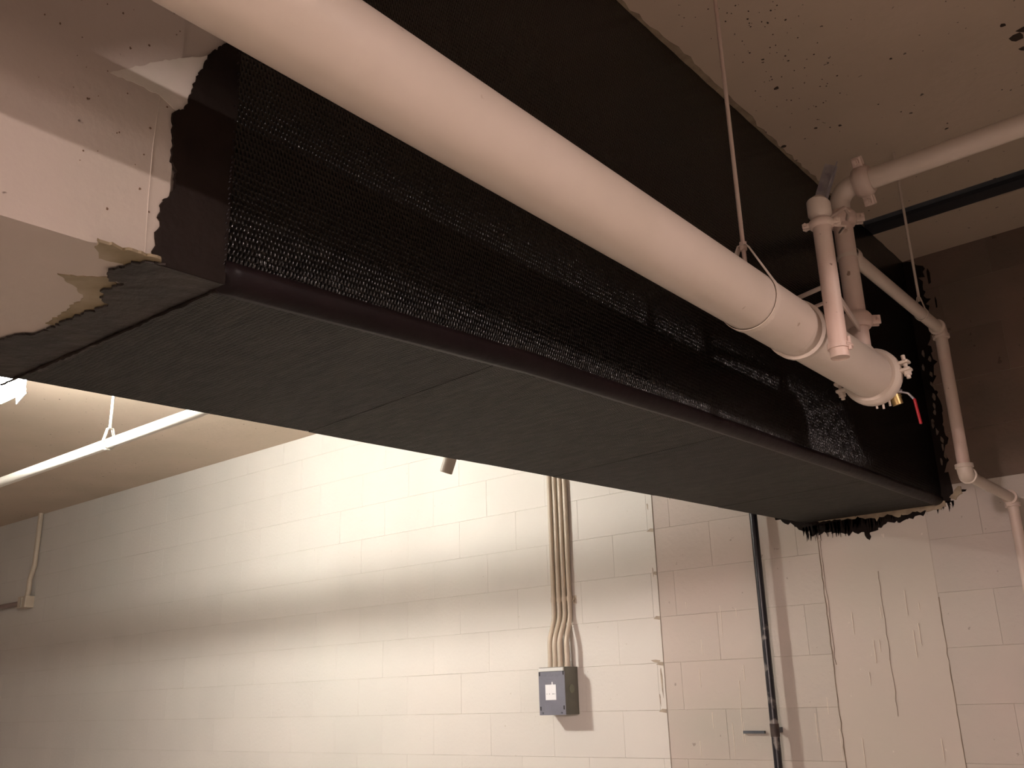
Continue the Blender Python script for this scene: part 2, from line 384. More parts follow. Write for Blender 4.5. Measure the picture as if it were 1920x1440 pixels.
sf = B(); vs = []; fs = []; ys = yrange(.69, YB - .001, .15)
for y in ys: vs += [(xf(y), y, zb(y)), (xf(y), y, H), (xf(y) + .005, y, H), (xf(y) + .005, y, zb(y))]
for i in range(len(ys) - 1):
    for k in range(4): fs.append((i * 4 + k, i * 4 + (k + 1) % 4, i * 4 + 4 + (k + 1) % 4, i * 4 + 4 + k))
sf.add(vs, fs).build('far_side_fabric', FAB, beam)
# rounded lower edge, smooth glossy resin
es = B(); ys = yrange(.69, YB, .03); vs = []; fs = []; K = 7
for y in ys:
    z = zb(y); q = re(y)
    for k in range(K):
        a = math.pi / 2 * k / (K - 1)
        wv = .0015 * math.sin(y * 14 + k)
        vs.append((X1 - RE + (RE - q) * math.cos(a) + math.cos(a) * (q + .001) + wv * .5, y, z + q - math.sin(a) * (q + .001) + (.004 if k == 0 else 0)))
for i in range(len(ys) - 1):
    for k in range(K - 1): fs.append((i * K + k, i * K + k + 1, (i + 1) * K + k + 1, (i + 1) * K + k))
es.add(vs, fs, True); e = es.build('edge_strip', STRIP, beam); 
so = e.modifiers.new('solid', 'SOLIDIFY'); so.thickness = .003; so.offset = -1
# soffit sheets, lapped and slightly skewed
laps = [.672, 1.30, 1.78, 2.22, 2.72, 3.18, 3.60, YB]
for i in range(len(laps) - 1):
    ya, yb = laps[i], laps[i + 1] + (.04 if i < 6 else 0); sk = .06 * (1 if i else 0); sk2 = .06 if i < 6 else 0
    b = B(); n = 16; vs = []; fs = []; lift = .0006 + .0009 * (i % 2)
    for j in range(n + 1):
        u = j / n
        for m_, x in enumerate((X1 - RE + .002, None)):
            y = (ya + sk * (0 if m_ == 0 else 1)) * (1 - u) + (yb + sk2 * (0 if m_ == 0 else 1)) * u
            if i == 0: y = (ya + (.020 if m_ == 0 else 0)) * (1 - u) + (yb + (.06 if m_ else 0)) * u
            y = min(y, YB)
            z = zb(y) - lift
            if m_: x = xf(y) - .001
            vs += [(x, y, z), (x, y, z + .006)]
    for j in range(n):
        a = j * 4; fs += [(a, a + 2, a + 6, a + 4), (a + 1, a + 5, a + 7, a + 3), (a, a + 4, a + 5, a + 1), (a + 2, a + 3, a + 7, a + 6)]
    fs += [(0, 1, 3, 2), (n * 4, n * 4 + 2, n * 4 + 3, n * 4 + 1)]
    b.add(vs, fs).build('soffit_fabric', FABS if i % 3 else FABS2, beam)
# ragged outlines
def rag(pts, amp, seed, step=.008, closed=False):
    rnd = random.Random(seed); out = []
    for a, b in zip(pts[:-1], pts[1:]):
        L_ = math.dist(a, b); n = max(1, int(L_ / step))
        for i in range(n):
            t_ = i / n; out.append((a[0] + (b[0] - a[0]) * t_ + rnd.gauss(0, amp), a[1] + (b[1] - a[1]) * t_ + rnd.gauss(0, amp)))
    out.append(pts[-1]); return out
SIDE = [(0.667, 1.0), (0.667, 0.939), (0.651, 0.922), (0.639, 0.905), (0.633, 0.882), (0.626, 0.864), (0.619, 0.843), (0.615, 0.819), (0.609, 0.798), (0.593, 0.786), (0.593, 0.76), (0.598, 0.733), (0.595, 0.711), (0.605, 0.699), (0.605, 0.678), (0.602, 0.661), (0.589, 0.647), (0.587, 0.626), (0.59, 0.612), (0.585, 0.594), (0.585, 0.577), (0.582, 0.57)]
top = [(.65, H), (.655, 1.4), (.66, 1.2), (.664, 1.05)]
out = rag(top + SIDE, .0013, 3, .004)
poly = [(X1 + .0006, y, z) for y, z in out] + [(X1 + .0006, .586, zb(.586)), (X1 + .0006, .692, zb(.692)), (X1 + .0006, .692, H)]
B().prism(poly, (-.0055, 0, 0)).build('resin_primer', RESIN, beam, tri=True, label='dark brown ragged strip of resin left of the black fabric')
pk = B(); rnd = random.Random(19)
for i in range(46):
    y = rnd.uniform(.36, .60); z = rnd.uniform(.60, 1.0); s_ = rnd.choice([.0007, .0009, .0012, .0018])
    pk.prism([(X1 - .0034, y + math.cos(a) * s_ * rnd.uniform(.6, 1.2), z + math.sin(a) * s_ * rnd.uniform(.6, 1.3)) for a in [j * math.pi / 3 for j in range(6)]], (-.002, 0, 0))
o = pk.build('concrete_pits', mat('brown_pit', (.13, .08, .05), .9), beam); o['kind'] = 'stuff'
# fabric edge seam: a row of small glossy resin beads down the fabric end
sb = B(); rnd = random.Random(9); z = zb(.69) + .03
while z < 1.1:
    y = .688 + rnd.uniform(-.0015, .0015); l = rnd.uniform(.0015, .0035)
    sb.tube([(X1 + .001, y - .001, z - l), (X1 + .0022, y, z), (X1 + .001, y + .001, z + l)], [.0006, .0015, .0006], 6); z += rnd.uniform(.005, .011) if z < .75 else rnd.uniform(.01, .03)
o = sb.build('resin_beads', STRIP, beam); o['kind'] = 'stuff'
SOFF = [(-1.06, 0.577), (-1.075, 0.6), (-1.075, 0.585), (-1.094, 0.567), (-1.113, 0.565), (-1.139, 0.557), (-1.169, 0.57), (-1.161, 0.592), (-1.206, 0.586), (-1.239, 0.6), (-1.251, 0.618), (-1.292, 0.607), (-1.338, 0.603), (-1.394, 0.602), (-1.441, 0.596), (-1.449, 0.583), (-1.493, 0.57), (-1.58, .565), (-1.679, .55)]
out = rag([(X1 - .001, .583)] + SOFF[1:], .0022, 4, .005)
poly = [(x, y, zb(y) - .0012) for x, y in out] + [(-1.679, .672, zb(.7) - .0012), (-1.6, .69, zb(.7) - .0012), (X1 - .001, .69, zb(.7) - .0012)]
B().prism(poly, (0, 0, .003)).build('resin_primer', RESINM, beam, tri=True, label='brushed dark resin under the beam at the fabric end')
# dark seam rope along the soffit fabric end
sr = B(); rnd = random.Random(2); pts = []
for i in range(60):
    u = i / 59; x = X1 - .02 - u * .62; y = .692 - .022 * u + rnd.uniform(-.0012, .0012); pts.append((x, y, zb(y) - .0015 - rnd.uniform(0, .002)))
sr.tube(pts, [rnd.uniform(.0015, .0035) for _ in pts], 8).build('seam_bead', RESIN, beam)
# olive stains soaked into the concrete soffit
for k, P in enumerate(([(-1.072, 0.505), (-1.068, 0.588), (-1.10, 0.60), (-1.119, 0.546), (-1.112, 0.529)], [(-1.201, 0.515), (-1.190, 0.54), (-1.165, 0.575), (-1.2, .6), (-1.26, 0.62), (-1.388, 0.605), (-1.388, 0.591), (-1.328, 0.590), (-1.257, 0.582), (-1.223, 0.553)])):
    out = rag(P + [P[0]], .0018, 20 + k, .006)[:-1]
    B().prism([(x, y, zb(y) + .0026) for x, y in out], (0, 0, .004)).build('resin_stain', STAIN, beam, tri=True)
# pale patch, lamp light painted into the concrete, and the ground-down edge beside the resin
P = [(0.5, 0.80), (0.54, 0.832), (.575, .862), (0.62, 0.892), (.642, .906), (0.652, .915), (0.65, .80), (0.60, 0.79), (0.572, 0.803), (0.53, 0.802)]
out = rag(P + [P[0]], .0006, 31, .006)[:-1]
B().prism([(X1 - .0034, y, z) for y, z in out], (-.002, 0, 0)).build('lit_patch', LITPATCH, beam, tri=True, label='pale triangular patch of painted lamp light on the concrete face')
gr = B(); out = [(.574, .56), (.571, .64), (.570, .72), (.573, .80)]
gr.tube([(X1 - .0042, y, z) for y, z in out], [.0006, .0011, .0010, .0005], 8).build('coating_ridge', CONC, beam)
# ragged resin and plaster where the beam meets the end wall
jw = B()
WD = [(-1.807, 0.739), (-1.739, 0.690), (-1.70, 0.673), (-1.66, 0.650), (-1.63, 0.640), (-1.615, 0.612), (-1.60, 0.632), (-1.568, 0.632), (-1.53, 0.622), (-1.49, 0.614), (-1.44, .612), (-1.401, 0.606), (-1.385, 0.575), (-1.37, .607), (-1.346, 0.612), (-1.303, 0.640), (-1.27, 0.628), (-1.20, 0.642), (-1.16, 0.650), (-1.129, 0.672), (-1.05, 0.69), (-1.025, 0.703), (-1.02, 0.715), (-1.035, .73)]
out = rag(WD, .0045, 8, .010)
jw.prism([(x, YR - .0022, z) for x, z in out] + [(-1.04, YR - .0022, .80), (-1.80, YR - .0022, .80)], (0, .004, 0))
rnd = random.Random(12)
for i in range(110):
    x = rnd.uniform(-1.66, -1.04); zt = .665 + (x + 1.6) * .04; l = rnd.uniform(.02, .055) * (1.25 if -1.66 < x < -1.33 else .8); w_ = rnd.uniform(.0012, .0045)
    jw.prism([(x - w_, YR - .0022, zt), (x + w_, YR - .0022, zt), (x + w_ * .7 + rnd.uniform(-.004, .004), YR - .0022, zt - l * .6), (x + rnd.uniform(-.006, .006), YR - .0022, zt - l)], (0, .003, 0))
jw.build('resin_smear', RESIN, beam, tri=True, label='ragged black resin smeared on the wall below the beam end')
cp = B()
cpts_t = rag([(-1.62, .683), (-1.5, .682), (-1.35, .682), (-1.2, .682), (-1.07, .69)], .002, 41, .012)
cpts_b = rag([(-1.07, .668), (-1.12, .658), (-1.2, .665), (-1.26, .654), (-1.30, .668), (-1.34, .650), (-1.37, .664), (-1.42, .670), (-1.5, .675), (-1.62, .679)], .0034, 42, .010)
cp.prism([(x, YR - .0055, z) for x, z in cpts_t + cpts_b], (0, .004, 0))
cp.prism([(x, YR - .006, z) for x, z in rag([(-1.055, .70), (-1.035, .715), (-1.02, .735), (-1.0, .738), (-1.005, .712), (-1.03, .69), (-1.055, .70)], .002, 43, .01)[:-1]], (0, .005, 0))
cp.build('plaster_edge', CREAMP, beam, tri=True, label='crumbling cream plaster along the beam end')
rs = B()                                       # ragged resin up the side joint
RT = [(-1.05, 1.71), (-.995, 1.66), (-1.02, 1.60), (-1.0, 1.5), (-1.035, 1.44), (-.998, 1.40), (-1.03, 1.33), (-1.018, 1.25), (-1.04, 1.17), (-1.025, 1.07), (-1.03, .98), (-1.02, .93), (-1.035, .89), (-1.03, .85), (-1.055, .80)]
out = rag(RT, .005, 17, .014)
rs.prism([(x, YR - .0025, z) for x, z in out] + [(-1.085, YR - .0025, .80), (-1.085, YR - .0025, 1.71)], (0, .004, 0))
for (x, z, w_, h_) in ((-.985, 1.62, .012, .07), (-.99, 1.40, .014, .05), (-.975, 1.50, .006, .05), (-.99, 1.28, .01, .04), (-.97, 1.33, .006, .02), (-1.0, .72, .03, .010)):
    rs.prism([(x - w_ / 2, YR - .0025, z - h_ / 2), (x + w_ * .3, YR - .0025, z - h_ * .45), (x + w_ / 2, YR - .0025, z + h_ * .2), (x, YR - .0025, z + h_ / 2), (x - w_ * .5, YR - .0025, z + h_ * .3)], (0, .004, 0))
rs.build('resin_smear', RESIN, beam, tri=True, label='ragged resin up the joint between beam and end wall')
ps = B(); rnd = random.Random(77)
for i in range(16):
    z = .84 + i * .03 + rnd.uniform(-.01, .01); x = -1.058 + rnd.uniform(-.012, .024)
    ps.prism([(x + math.cos(a) * .006 * rnd.uniform(.5, 1.3), YR - .0035, z + math.sin(a) * .014 * rnd.uniform(.5, 1.4)) for a in [k * math.pi / 3 for k in range(6)]], (0, .003, 0))
ps.build('plaster_crumbs', mat('grey_plaster', (.16, .12, .09), .9), beam)
# ceiling joint: thin crumbly lip beside the fabric
cl = B(); out = rag([(X1, .4), (X1 + .012, 1.4), (X1 + .010, 1.9), (X1 + .022, 2.15), (X1 + .02, 2.3), (X1 + .010, 2.6), (X1 + .012, 3.0), (X1 + .006, 3.45)], .003, 51, .03)
cl.prism([(x, y, H - .002) for x, y in out] + [(X1 - .002, 3.45, H - .002), (X1 - .002, .4, H - .002)], (0, 0, .004)).build('joint_lip', CREAMP, ceiling, tri=True)
pd = B(); rnd = random.Random(60)               # dark pits and chips in the ceiling
def chip(x, y, s_, e=1.0, k=7):
    pd.prism([(x + math.cos(a) * s_ * rnd.uniform(.6, 1.2) * e, y + math.sin(a) * s_ * rnd.uniform(.5, 1.2), H - .0012) for a in [j * 2 * math.pi / k for j in range(k)]], (0, 0, .003))
for i in range(90): chip(-1.0 + rnd.random() * .25, 1.95 + rnd.random() * .65, rnd.uniform(.0008, .003))
for i in range(50): chip(-1.0 + rnd.random() * 1.0, 1.6 + rnd.random() * 1.7, rnd.uniform(.001, .003))
for (x, y, s_) in ((-.937, 2.421, .008), (-1.067, 2.251, .007), (-.628, 2.513, .004), (-.936, 2.708, .005), (-.90, 2.735, .003), (-.872, 2.746, .006), (-.33, 2.655, .018), (-.345, 2.575, .009), (-.325, 2.72, .012), (-.30, 2.63, .02), (-1.06, 2.74, .008), (-1.07, 2.62, .005), (-.62, 3.0, .005), (-.55, 3.1, .005)):
    chip(x, y, s_, 1.2)
o = pd.build('ceiling_chips', mat('dark_pit', (.06, .04, .03), .9), ceiling); o['kind'] = 'stuff'

# ------------------------------------------------------------------ big sprinkler main
PX, PZ = -.80, .782
mp = thing('large_pipe', (PX, 1.0, PZ), 'large cream-painted steel pipe running alongside the black wrapped beam', 'pipe')
B().lathe((PX, -.149, PZ), (0, 1, 0), [(0, .0), (0, .0632), (2.104, .0632), (2.114, .0612), (2.117, .054)], 48).build('pipe_length', PIPE, mp)
B().lathe((PX, 1.96, PZ), (0, 1, 0), [(0, .055), (0, .0600), (.48, .0600), (.48, .055)], 48).build('pipe_length', PIPE, mp)
def half_coupling(parent, c, ax, r, w_, lug, m, grow=.012, nm='coupling'):
    """grooved coupling: ring housing, two bolt lugs with nuts either side"""
    c = V(c); ax = V(ax).normalized(); lug = V(lug).normalized(); up = ax.cross(lug)
    g_ = grow
    cp_ = B().lathe(c - ax * w_ / 2, ax, [(0, r * .9), (0, r + g_ * .45), (w_ * .18, r + g_ * .85), (w_ * .3, r + g_), (w_ * .7, r + g_), (w_ * .82, r + g_ * .85), (w_, r + g_ * .45), (w_, r * .9)], 36)
    o = cp_.build(nm, m, parent)
    for s in (1, -1):
        lg = B()
        for t_ in (1, -1):
            a = c + lug * s * (r + g_ * .3) + up * t_ * g_ * .65
            b = c + lug * s * (r + g_ * 2.5) + up * t_ * g_ * .65
            lg.bar(a, b, w_ * .6, g_ * .55, up)
        lg.build('lug', m, o, bevel=g_ * .2)
        q = c + lug * s * (r + g_ * 1.75)
        B().tube([q - up * g_ * 1.9, q + up * g_ * 2.1], g_ * .34, 10).build('bolt', m, o)
        B().tube([q + up * g_ * .95, q + up * g_ * 1.6], g_ * .6, 6).build('nut', m, o)
    return o
half_coupling(mp, (PX, 2.468, PZ), (0, 1, 0), .0605, .046, (.93, 0, .10), PIPE, grow=.016)
B().lathe((PX, 2.44, PZ), (0, 1, 0), [(0, .05), (0, .057), (.06, .060), (.075, .052), (.082, .03), (.083, .0)], 40).build('end_cap', PIPE, mp)
# drain valve under the cap
vx, vy, vz = PX + .035, 2.512, PZ - .045
B().tube([(vx - .03, vy - .03, vz + .03), (vx, vy, vz), (vx + .008, vy + .008, vz - .012)], [.013, .013, .011], 12).tube([(vx, vy, vz - .004), (vx + .004, vy + .006, vz - .028)], [.016, .014], 12).build('valve_body', BRASS, mp)
lv = B().tube([(vx + .02, vy, vz + .002), (vx + .034, vy + .004, vz - .004), (vx + .046, vy + .008, vz - .022)], [.003, .003, .003], 8); lv.tube([(vx + .012, vy - .004, vz + .004), (vx + .022, vy - .002, vz + .003)], .006, 8)
lvo = lv.build('valve_stem', GALV, mp)
B().bar((vx + .046, vy + .008, vz - .020), (vx + .050, vy + .016, vz - .088), .011, .006, (1, 0, 0)).build('lever_grip', RED, mp, bevel=.002, label='red lever grip')
bt = B()
for i in range(3):
    q = V(PX - .005 + i * .017, 2.482, PZ - .070); bt.tube([q + V(0, 0, .012), q - V(0, -.002, .012 + .004 * (i % 2))], .003, 6)
bt.build('thread_stub', PIPE, mp)
# hanger of the big pipe
hg = thing('pipe_hanger', (PX, 1.765, H), 'thin rod hanger with teardrop loop carrying the large cream pipe', 'pipe hanger')
B().tube([(PX, 1.765, H), (PX, 1.765, PZ + .075)], .0048, 10).build('rod', PIPE2, hg)
lp = []
ap = (PX, PZ + .118)
r_ = .0652
th = math.acos(r_ / .118)
pts = [(PX + .010, PZ + .126)]
for i in range(33):
    a = math.pi / 2 - th + 0 - (2 * math.pi - 2 * th) * i / 32
    pts.append((PX + math.cos(a) * r_, PZ + math.sin(a) * r_))
pts.append((PX - .010, PZ + .126)); pts.append((PX, PZ + .127))
vs = []; fs = []; n = len(pts)
for i, (x, z) in enumerate(pts):
    dx, dz = x - PX, z - PZ; L_ = math.hypot(dx, dz); ox, oz = dx / L_ * .0016, dz / L_ * .0016
    for s in (-1, 1): vs += [(x, 1.765 + s * .009 + (.02 if False else 0), z), (x + ox, 1.765 + s * .009, z + oz)]
for i in range(n):
    a = i * 4; b = ((i + 1) % n) * 4
    fs += [(a, b, b + 1, a + 1), (a + 2, a + 3, b + 3, b + 2), (a + 1, b + 1, b + 3, a + 3), (a, a + 2, b + 2, b)]
B().add(vs, fs).build('loop', PIPE, hg)
B().tube([(PX, 1.765, PZ + .118), (PX, 1.765, PZ + .136)], .0085, 6).build('nut', PIPE2, hg)

# ------------------------------------------------------------------ riser, cross pipe, branch
RX, RY = -.80, 2.415
rp = thing('riser_pipe', (RX, RY, PZ + .06), 'wider cream riser pipe with couplings rising from the large pipe', 'pipe')
B().tube([(RX, RY, PZ + .03), (RX, RY, 1.215)], .0255, 28).build('pipe_length', PIPE2, rp)
B().lathe((RX, RY, PZ + .05), (0, 0, 1), [(0, .034), (.012, .030), (.02, .0255)], 28).build('weld_collar', PIPE, rp)
half_coupling(rp, (RX, RY, .925), (0, 0, 1), .0260, .042, (.8, .6, 0), PIPE2, grow=.013)
half_coupling(rp, (RX, RY, 1.225), (0, 0, 1), .0260, .042, (.8, .6, 0), PIPE2, grow=.013)
B().tube([(RX, RY, 1.235)] + [(RX + .05 - .05 * math.cos(a), RY, 1.265 + .05 * math.sin(a)) for a in [math.pi / 2 * k / 8 for k in range(9)]] + [(RX + .062, RY, 1.315)], .0275, 24).build('elbow', PIPE, rp)
B().lathe((RX, RY, 1.105), (0, 0, 1), [(0, .0255), (0, .0272), (.01, .0272), (.01, .0255)], 24).build('clamp_ring', PIPE, rp)
cpx = thing('cross_pipe', (0, RY, 1.315), 'cream pipe running under the ceiling from the elbow to the right frame edge', 'pipe')
B().tube([(RX + .075, RY, 1.315), (.22, RY, 1.315)], .0285, 28).build('pipe_length', PIPE, cpx)
half_coupling(cpx, (RX + .073, RY, 1.315), (1, 0, 0), .0285, .046, (0, -.5, .87), PIPE2, grow=.016)
bz = 1.128
bp = thing('branch_pipe', (RX, 3.0, bz), 'thin cream branch pipe that runs to the end wall and steps down beside the beam', 'pipe')
B().tube([(RX, RY + .02, bz), (RX, 3.205, bz)], .0185, 20).build('pipe_length', PIPE, bp)
B().lathe((RX, RY + .022, bz), (0, 1, 0), [(0, .024), (.018, .025), (.03, .0245), (.03, .0185)], 20).build('tee_outlet', PIPE2, bp)
def elbow(parent, c, d0, d1, r, m, s=.03):
    c = V(c); d0 = V(d0); d1 = V(d1); P = [c - d0 * s]
    for k in range(7):
        t_ = k / 6; P.append((c - d0 * s * .6) * (1 - t_) ** 2 + c * 2 * t_ * (1 - t_) + (c + d1 * s * .6) * t_ ** 2)
    P.append(c + d1 * s)
    b = B().tube(P, r * 1.22, 20)
    b.lathe(c - d0 * (s + .002), d0, [(0, r), (0, r * 1.42), (.012, r * 1.42), (.013, r * 1.2)], 20)
    b.lathe(c + d1 * (s + .002), -d1, [(0, r), (0, r * 1.42), (.012, r * 1.42), (.013, r * 1.2)], 20)
    return b.build('elbow', m, parent)
elbow(bp, (RX, 3.212, bz), (0, 1, 0), (0, 0, -1), .0185, PIPE2)
B().tube([(RX, 3.212, bz - .015), (RX, 3.212, .66)], .0195, 20).build('pipe_length', PIPE2, bp)
elbow(bp, (RX, 3.212, .638), (0, 0, -1), (0, 1, 0), .0195, PIPE)
B().tube([(RX, 3.23, .638), (RX, 3.75, .638)], .018, 20).build('pipe_length', PIPE, bp)
elbow(bp, (RX, 3.765, .638), (0, 1, 0), (0, 0, -1), .0185, PIPE2)
B().tube([(RX, 3.765, .62), (RX, 3.765, FL + .02)], .0185, 20).build('pipe_length', PIPE2, bp)
h2 = thing('pipe_hanger', (RX, 3.03, H), 'thin rod hanger behind the cross pipe holding the branch pipe', 'pipe hanger')
B().tube([(RX, 3.03, H), (RX, 3.03, bz + .045)], .0045, 10).build('rod', PIPE, h2)
lp = B()
P = [(RX + .004, 3.03, bz + .058)] + [(RX + math.cos(a) * .0205, 3.03, bz + math.sin(a) * .0205) for a in [math.radians(50 - 280 * k / 16) for k in range(17)]] + [(RX - .004, 3.03, bz + .058)]
for a, b in zip(P, P[1:] + P[:1]): lp.bar(a, b, .014, .0018, (V(a) - V(RX, 3.03, bz)))
lp.build('loop', PIPE, h2)
# front drain pipe hanging before the big pipe
DX, DY = -.705, 1.985
dp = thing('drain_pipe', (DX, DY, .69), 'narrow cream pipe standing in front of the large pipe, chipped paint', 'pipe')
B().lathe((DX, DY, .688), (0, 0, 1), [(.004, .0), (.004, .017), (0, .0205), (.365, .0205)], 24).build('pipe_length', PIPE2, dp)
half_coupling(dp, (DX, DY, 1.012), (0, 0, 1), .0195, .020, (.95, .3, 0), PIPE2, grow=.009, nm='clamp')
B().tube([(DX, DY, 1.026), (DX, DY, 1.036), (DX, DY, 1.064), (DX + .002, DY + .006, 1.074)], [.021, .027, .027, .018], 22).build('top_collar', PIPE, dp)
B().lathe((DX, DY, .708), (0, 0, 1), [(0, .0205), (0, .0245), (.012, .0245), (.012, .0205)], 22).build('bottom_collar', PIPE2, dp)
br = thing('steel_strap', (DX, DY, 1.12), 'shiny bare steel strap leaning from the top of the narrow front pipe', 'strap')
B().bar((DX - .004, DY + .002, 1.052), (-.668, 2.0, 1.158), .030, .003, (.29, -.84, -.47)).build('strap_plate', GALV, br, bevel=.0015)
B().bar((DX + .011, DY - .003, 1.060), (-.653, 1.995, 1.156), .003, .012, (.29, -.84, -.47)).build('strap_lip', GALV, br)
wl = thing('tie_clamp', (DX, DY + .01, 1.02), 'twisted cream clamp tying the two upright pipes together near their tops', 'clamp')
B().tube([(DX + .020, DY + .004, 1.022), (DX + .030, DY + .08, 1.075), (DX + .012, DY + .16, 1.10), (RX + .03, RY - .05, 1.195)], .0045, 8).build('arm', PIPE2, wl)
B().tube([(DX + .024, DY + .004, 1.004), (DX + .034, DY + .06, 1.02), (RX + .05, RY - .18, 1.10), (RX + .02, RY - .04, 1.17)], .004, 8).build('arm', PIPE2, wl)
wc = thing('wall_bracket', (-.9, 2.1, .87), 'pair of thin cream bars reaching from the narrow pipe back over the large pipe', 'bracket')
B().tube([(DX - .01, DY + .02, .872), (-.93, DY + .085, .872)], .0055, 8).build('bar', PIPE, wc)
B().tube([(DX - .01, DY + .06, .852), (-.93, DY + .12, .852)], .0045, 8).build('bar', PIPE2, wc)
B().bar((DX - .002, DY - .006, .870), (RX + .012, RY - .03, .895), .022, .006, (1, 0, 0)).build('link_plate', PIPE2, wc, bevel=.0015)
# strap round the big pipe
st = thing('pipe_strap', (PX, DY, PZ), 'slanted cream strap round the large pipe under the narrow front pipe', 'clamp')
P = [(PX + math.cos(a) * .0675, DY - .0 - .03 * math.sin(a) * .0, PZ + math.sin(a) * .0675) for a in [2 * math.pi * k / 40 for k in range(40)]]
vs = []; fs = []
for (x, y, z) in P:
    dx, dz = (x - PX) / .0675, (z - PZ) / .0675
    sh = -.012 * dz + .010 * dx
    for rr, yy in ((.0605, -.009), (.0680, -.006), (.0680, .006), (.0605, .009)): vs.append((PX + dx * rr, DY + .01 + yy + sh, PZ + dz * rr))
for i in range(40):
    a = i * 4; b = ((i + 1) % 40) * 4
    for k in range(4): fs.append((a + k, b + k, b + (k + 1) % 4, a + (k + 1) % 4))
B().add(vs, fs, True).build('band', PIPE, st)
B().tube([(DX + .02, DY - .012, .714), (DX + .026, DY + .006, .714), (DX + .020, DY + .022, .714)], .0045, 8).tube([(DX + .024, DY, .702), (DX + .024, DY, .732)], .004, 8).build('bolt', PIPE2, st)

# ------------------------------------------------------------------ junction box and its conduits
jb = thing('junction_box', (-2.95, 3.875, -.07), 'blue-grey steel junction box with white square label on the block wall', 'junction box')
bx0, bx1, bz0, bz1, by0 = -3.028, -2.873, -.072, .146, 3.820
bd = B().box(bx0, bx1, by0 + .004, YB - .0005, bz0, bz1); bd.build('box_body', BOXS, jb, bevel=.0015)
B().box(bx0 - .001, bx1 + .001, by0, by0 + .0035, bz0, bz1 - .020).build('cover', BOXG, jb, bevel=.0008)
rim = B().box(bx0 + .004, bx1 - .004, by0 - .004, by0 + .004, bz1 - .019, bz1 - .003); rim.build('bright_rim', RIM, jb)
B().box(-2.988, -2.925, by0 - .0016, by0, -.004, .066).box(-2.949, -2.944, by0 - .0016, by0, .064, .078).build('paper_label', LABEL, jb, label='white square label')
ik = B()
for (x, wd_) in ((-2.981, .004), (-2.967, .006), (-2.947, .010), (-2.933, .003)): ik.box(x, x + wd_, by0 - .0022, by0 - .0015, .022, .0245)
ik.build('label_print', INK, jb)
sq = B(); rnd = random.Random(1)
for i in range(13):
    x = -3.012 + i * .009; z = .104 + rnd.uniform(-.004, .002)
    if i % 5 == 4: continue
    sq.bar((x, by0 - .0004, z), (x + rnd.uniform(-.002, .004), by0 - .0004, z + .009), .0006, .0011); 
for i in range(5):
    x = -2.975 + i * .008; sq.bar((x, by0 - .0004, .086), (x + rnd.uniform(-.003, .003), by0 - .0004, .094), .0006, .0011)
sq.build('faint_marker_scrawl', mat('faint_marker', (.14, .14, .18), .6), jb)
for (x, z) in ((bx0 + .006, bz1 - .030), (bx1 - .006, bz1 - .028), (bx0 + .008, bz0 + .030), (bx1 - .008, bz0 + .033)):
    B().box(x - .003, x + .003, by0 - .0012, by0 + .0004, z - .009, z + .009).build('slot', BLK, jb)
for x in (bx0 + .02, bx1 - .022): B().tube([(x, by0 - .003, bz0 + .010), (x, by0 + .001, bz0 + .010)], .004, 10).build('screw', DARKST, jb)
B().tube([(bx1, 3.875, .045), (bx1 + .0022, 3.875, .045)], .020, 20).build('knockout', mat('knockout_ring', (.17, .18, .13), .4), jb)
tops = (-2.990, -2.956, -2.923, -2.891); bots = (-2.993, -2.963, -2.932, -2.890)
names = ('leftmost of the four cream conduits rising from the junction box', 'second from left of the four cream conduits above the junction box', 'third from left of the four cream conduits above the junction box', 'rightmost of the four cream conduits rising from the junction box')
for i in range(4):
    a, b_ = tops[i], bots[i]; yt = 3.914; yb2 = 3.872
    c = thing('conduit', (a, yt, 1.0), names[i], 'conduit', 'conduits above the junction box')
    P = [(a, yt, H - .001), (a, yt, .44)]
    for k in range(9):
        u = k / 8; s_ = u * u * (3 - 2 * u); P.append((a + (b_ - a) * s_, yt + (yb2 - yt) * s_, .40 - .15 * u))
    P.append((b_, yb2, .165))
    B().tube(P, .0118, 14).build('tube', COND, c)
    B().lathe((a, yt, .458), (0, 0, 1), [(0, .0118), (0, .0142), (.012, .0150), (.024, .0142), (.024, .0118)], 14).build('coupling', COND, c)
    B().lathe((b_, yb2, .1465), (0, 0, 1), [(0, .012), (0, .0142), (.008, .0142), (.008, .0132), (.026, .0132), (.026, .0118)], 12).build('connector', COND, c)
sg = B().tube([(-2.868, 3.925, .452), (-2.866, 3.905, .455), (-2.868, 3.925, .475)], .003, 8); sg.box(-2.88, -2.86, 3.927, 3.9295, .444, .484)
tag(sg.build('conduit_clip', COND), 'small clip on the wall right of the four conduits', 'clip')
# black conduit at the right
bc = thing('black_conduit', (-1.855, 3.88, 0), 'worn black conduit standing off the end wall, left of the beam end', 'conduit')
B().tube([(-1.850, 3.88, H), (-1.8535, 3.88, .73), (-1.860, 3.88, -.5), (-1.866, 3.88, FL)], .0168, 18).build('tube', BLACKP, bc)
B().tube([(-1.858, 3.88, -.12), (-1.8583, 3.88, -.17)], .0185, 18).build('coupling', mat('rusty_coupling', (.07, .045, .035), .6, (.03, .02, .02), 30), bc)
B().bar((-1.858, 3.88, -.145), (-1.858, YR, -.145), .02, .02).build('standoff', DARKST, bc)
tag(B().box(-2.022, -1.925, YR - .014, YR - .0002, -.160, -.149).build('wall_anchor_strip', DARKST), 'short dark steel strip on the wall beside the black conduit', 'strip')

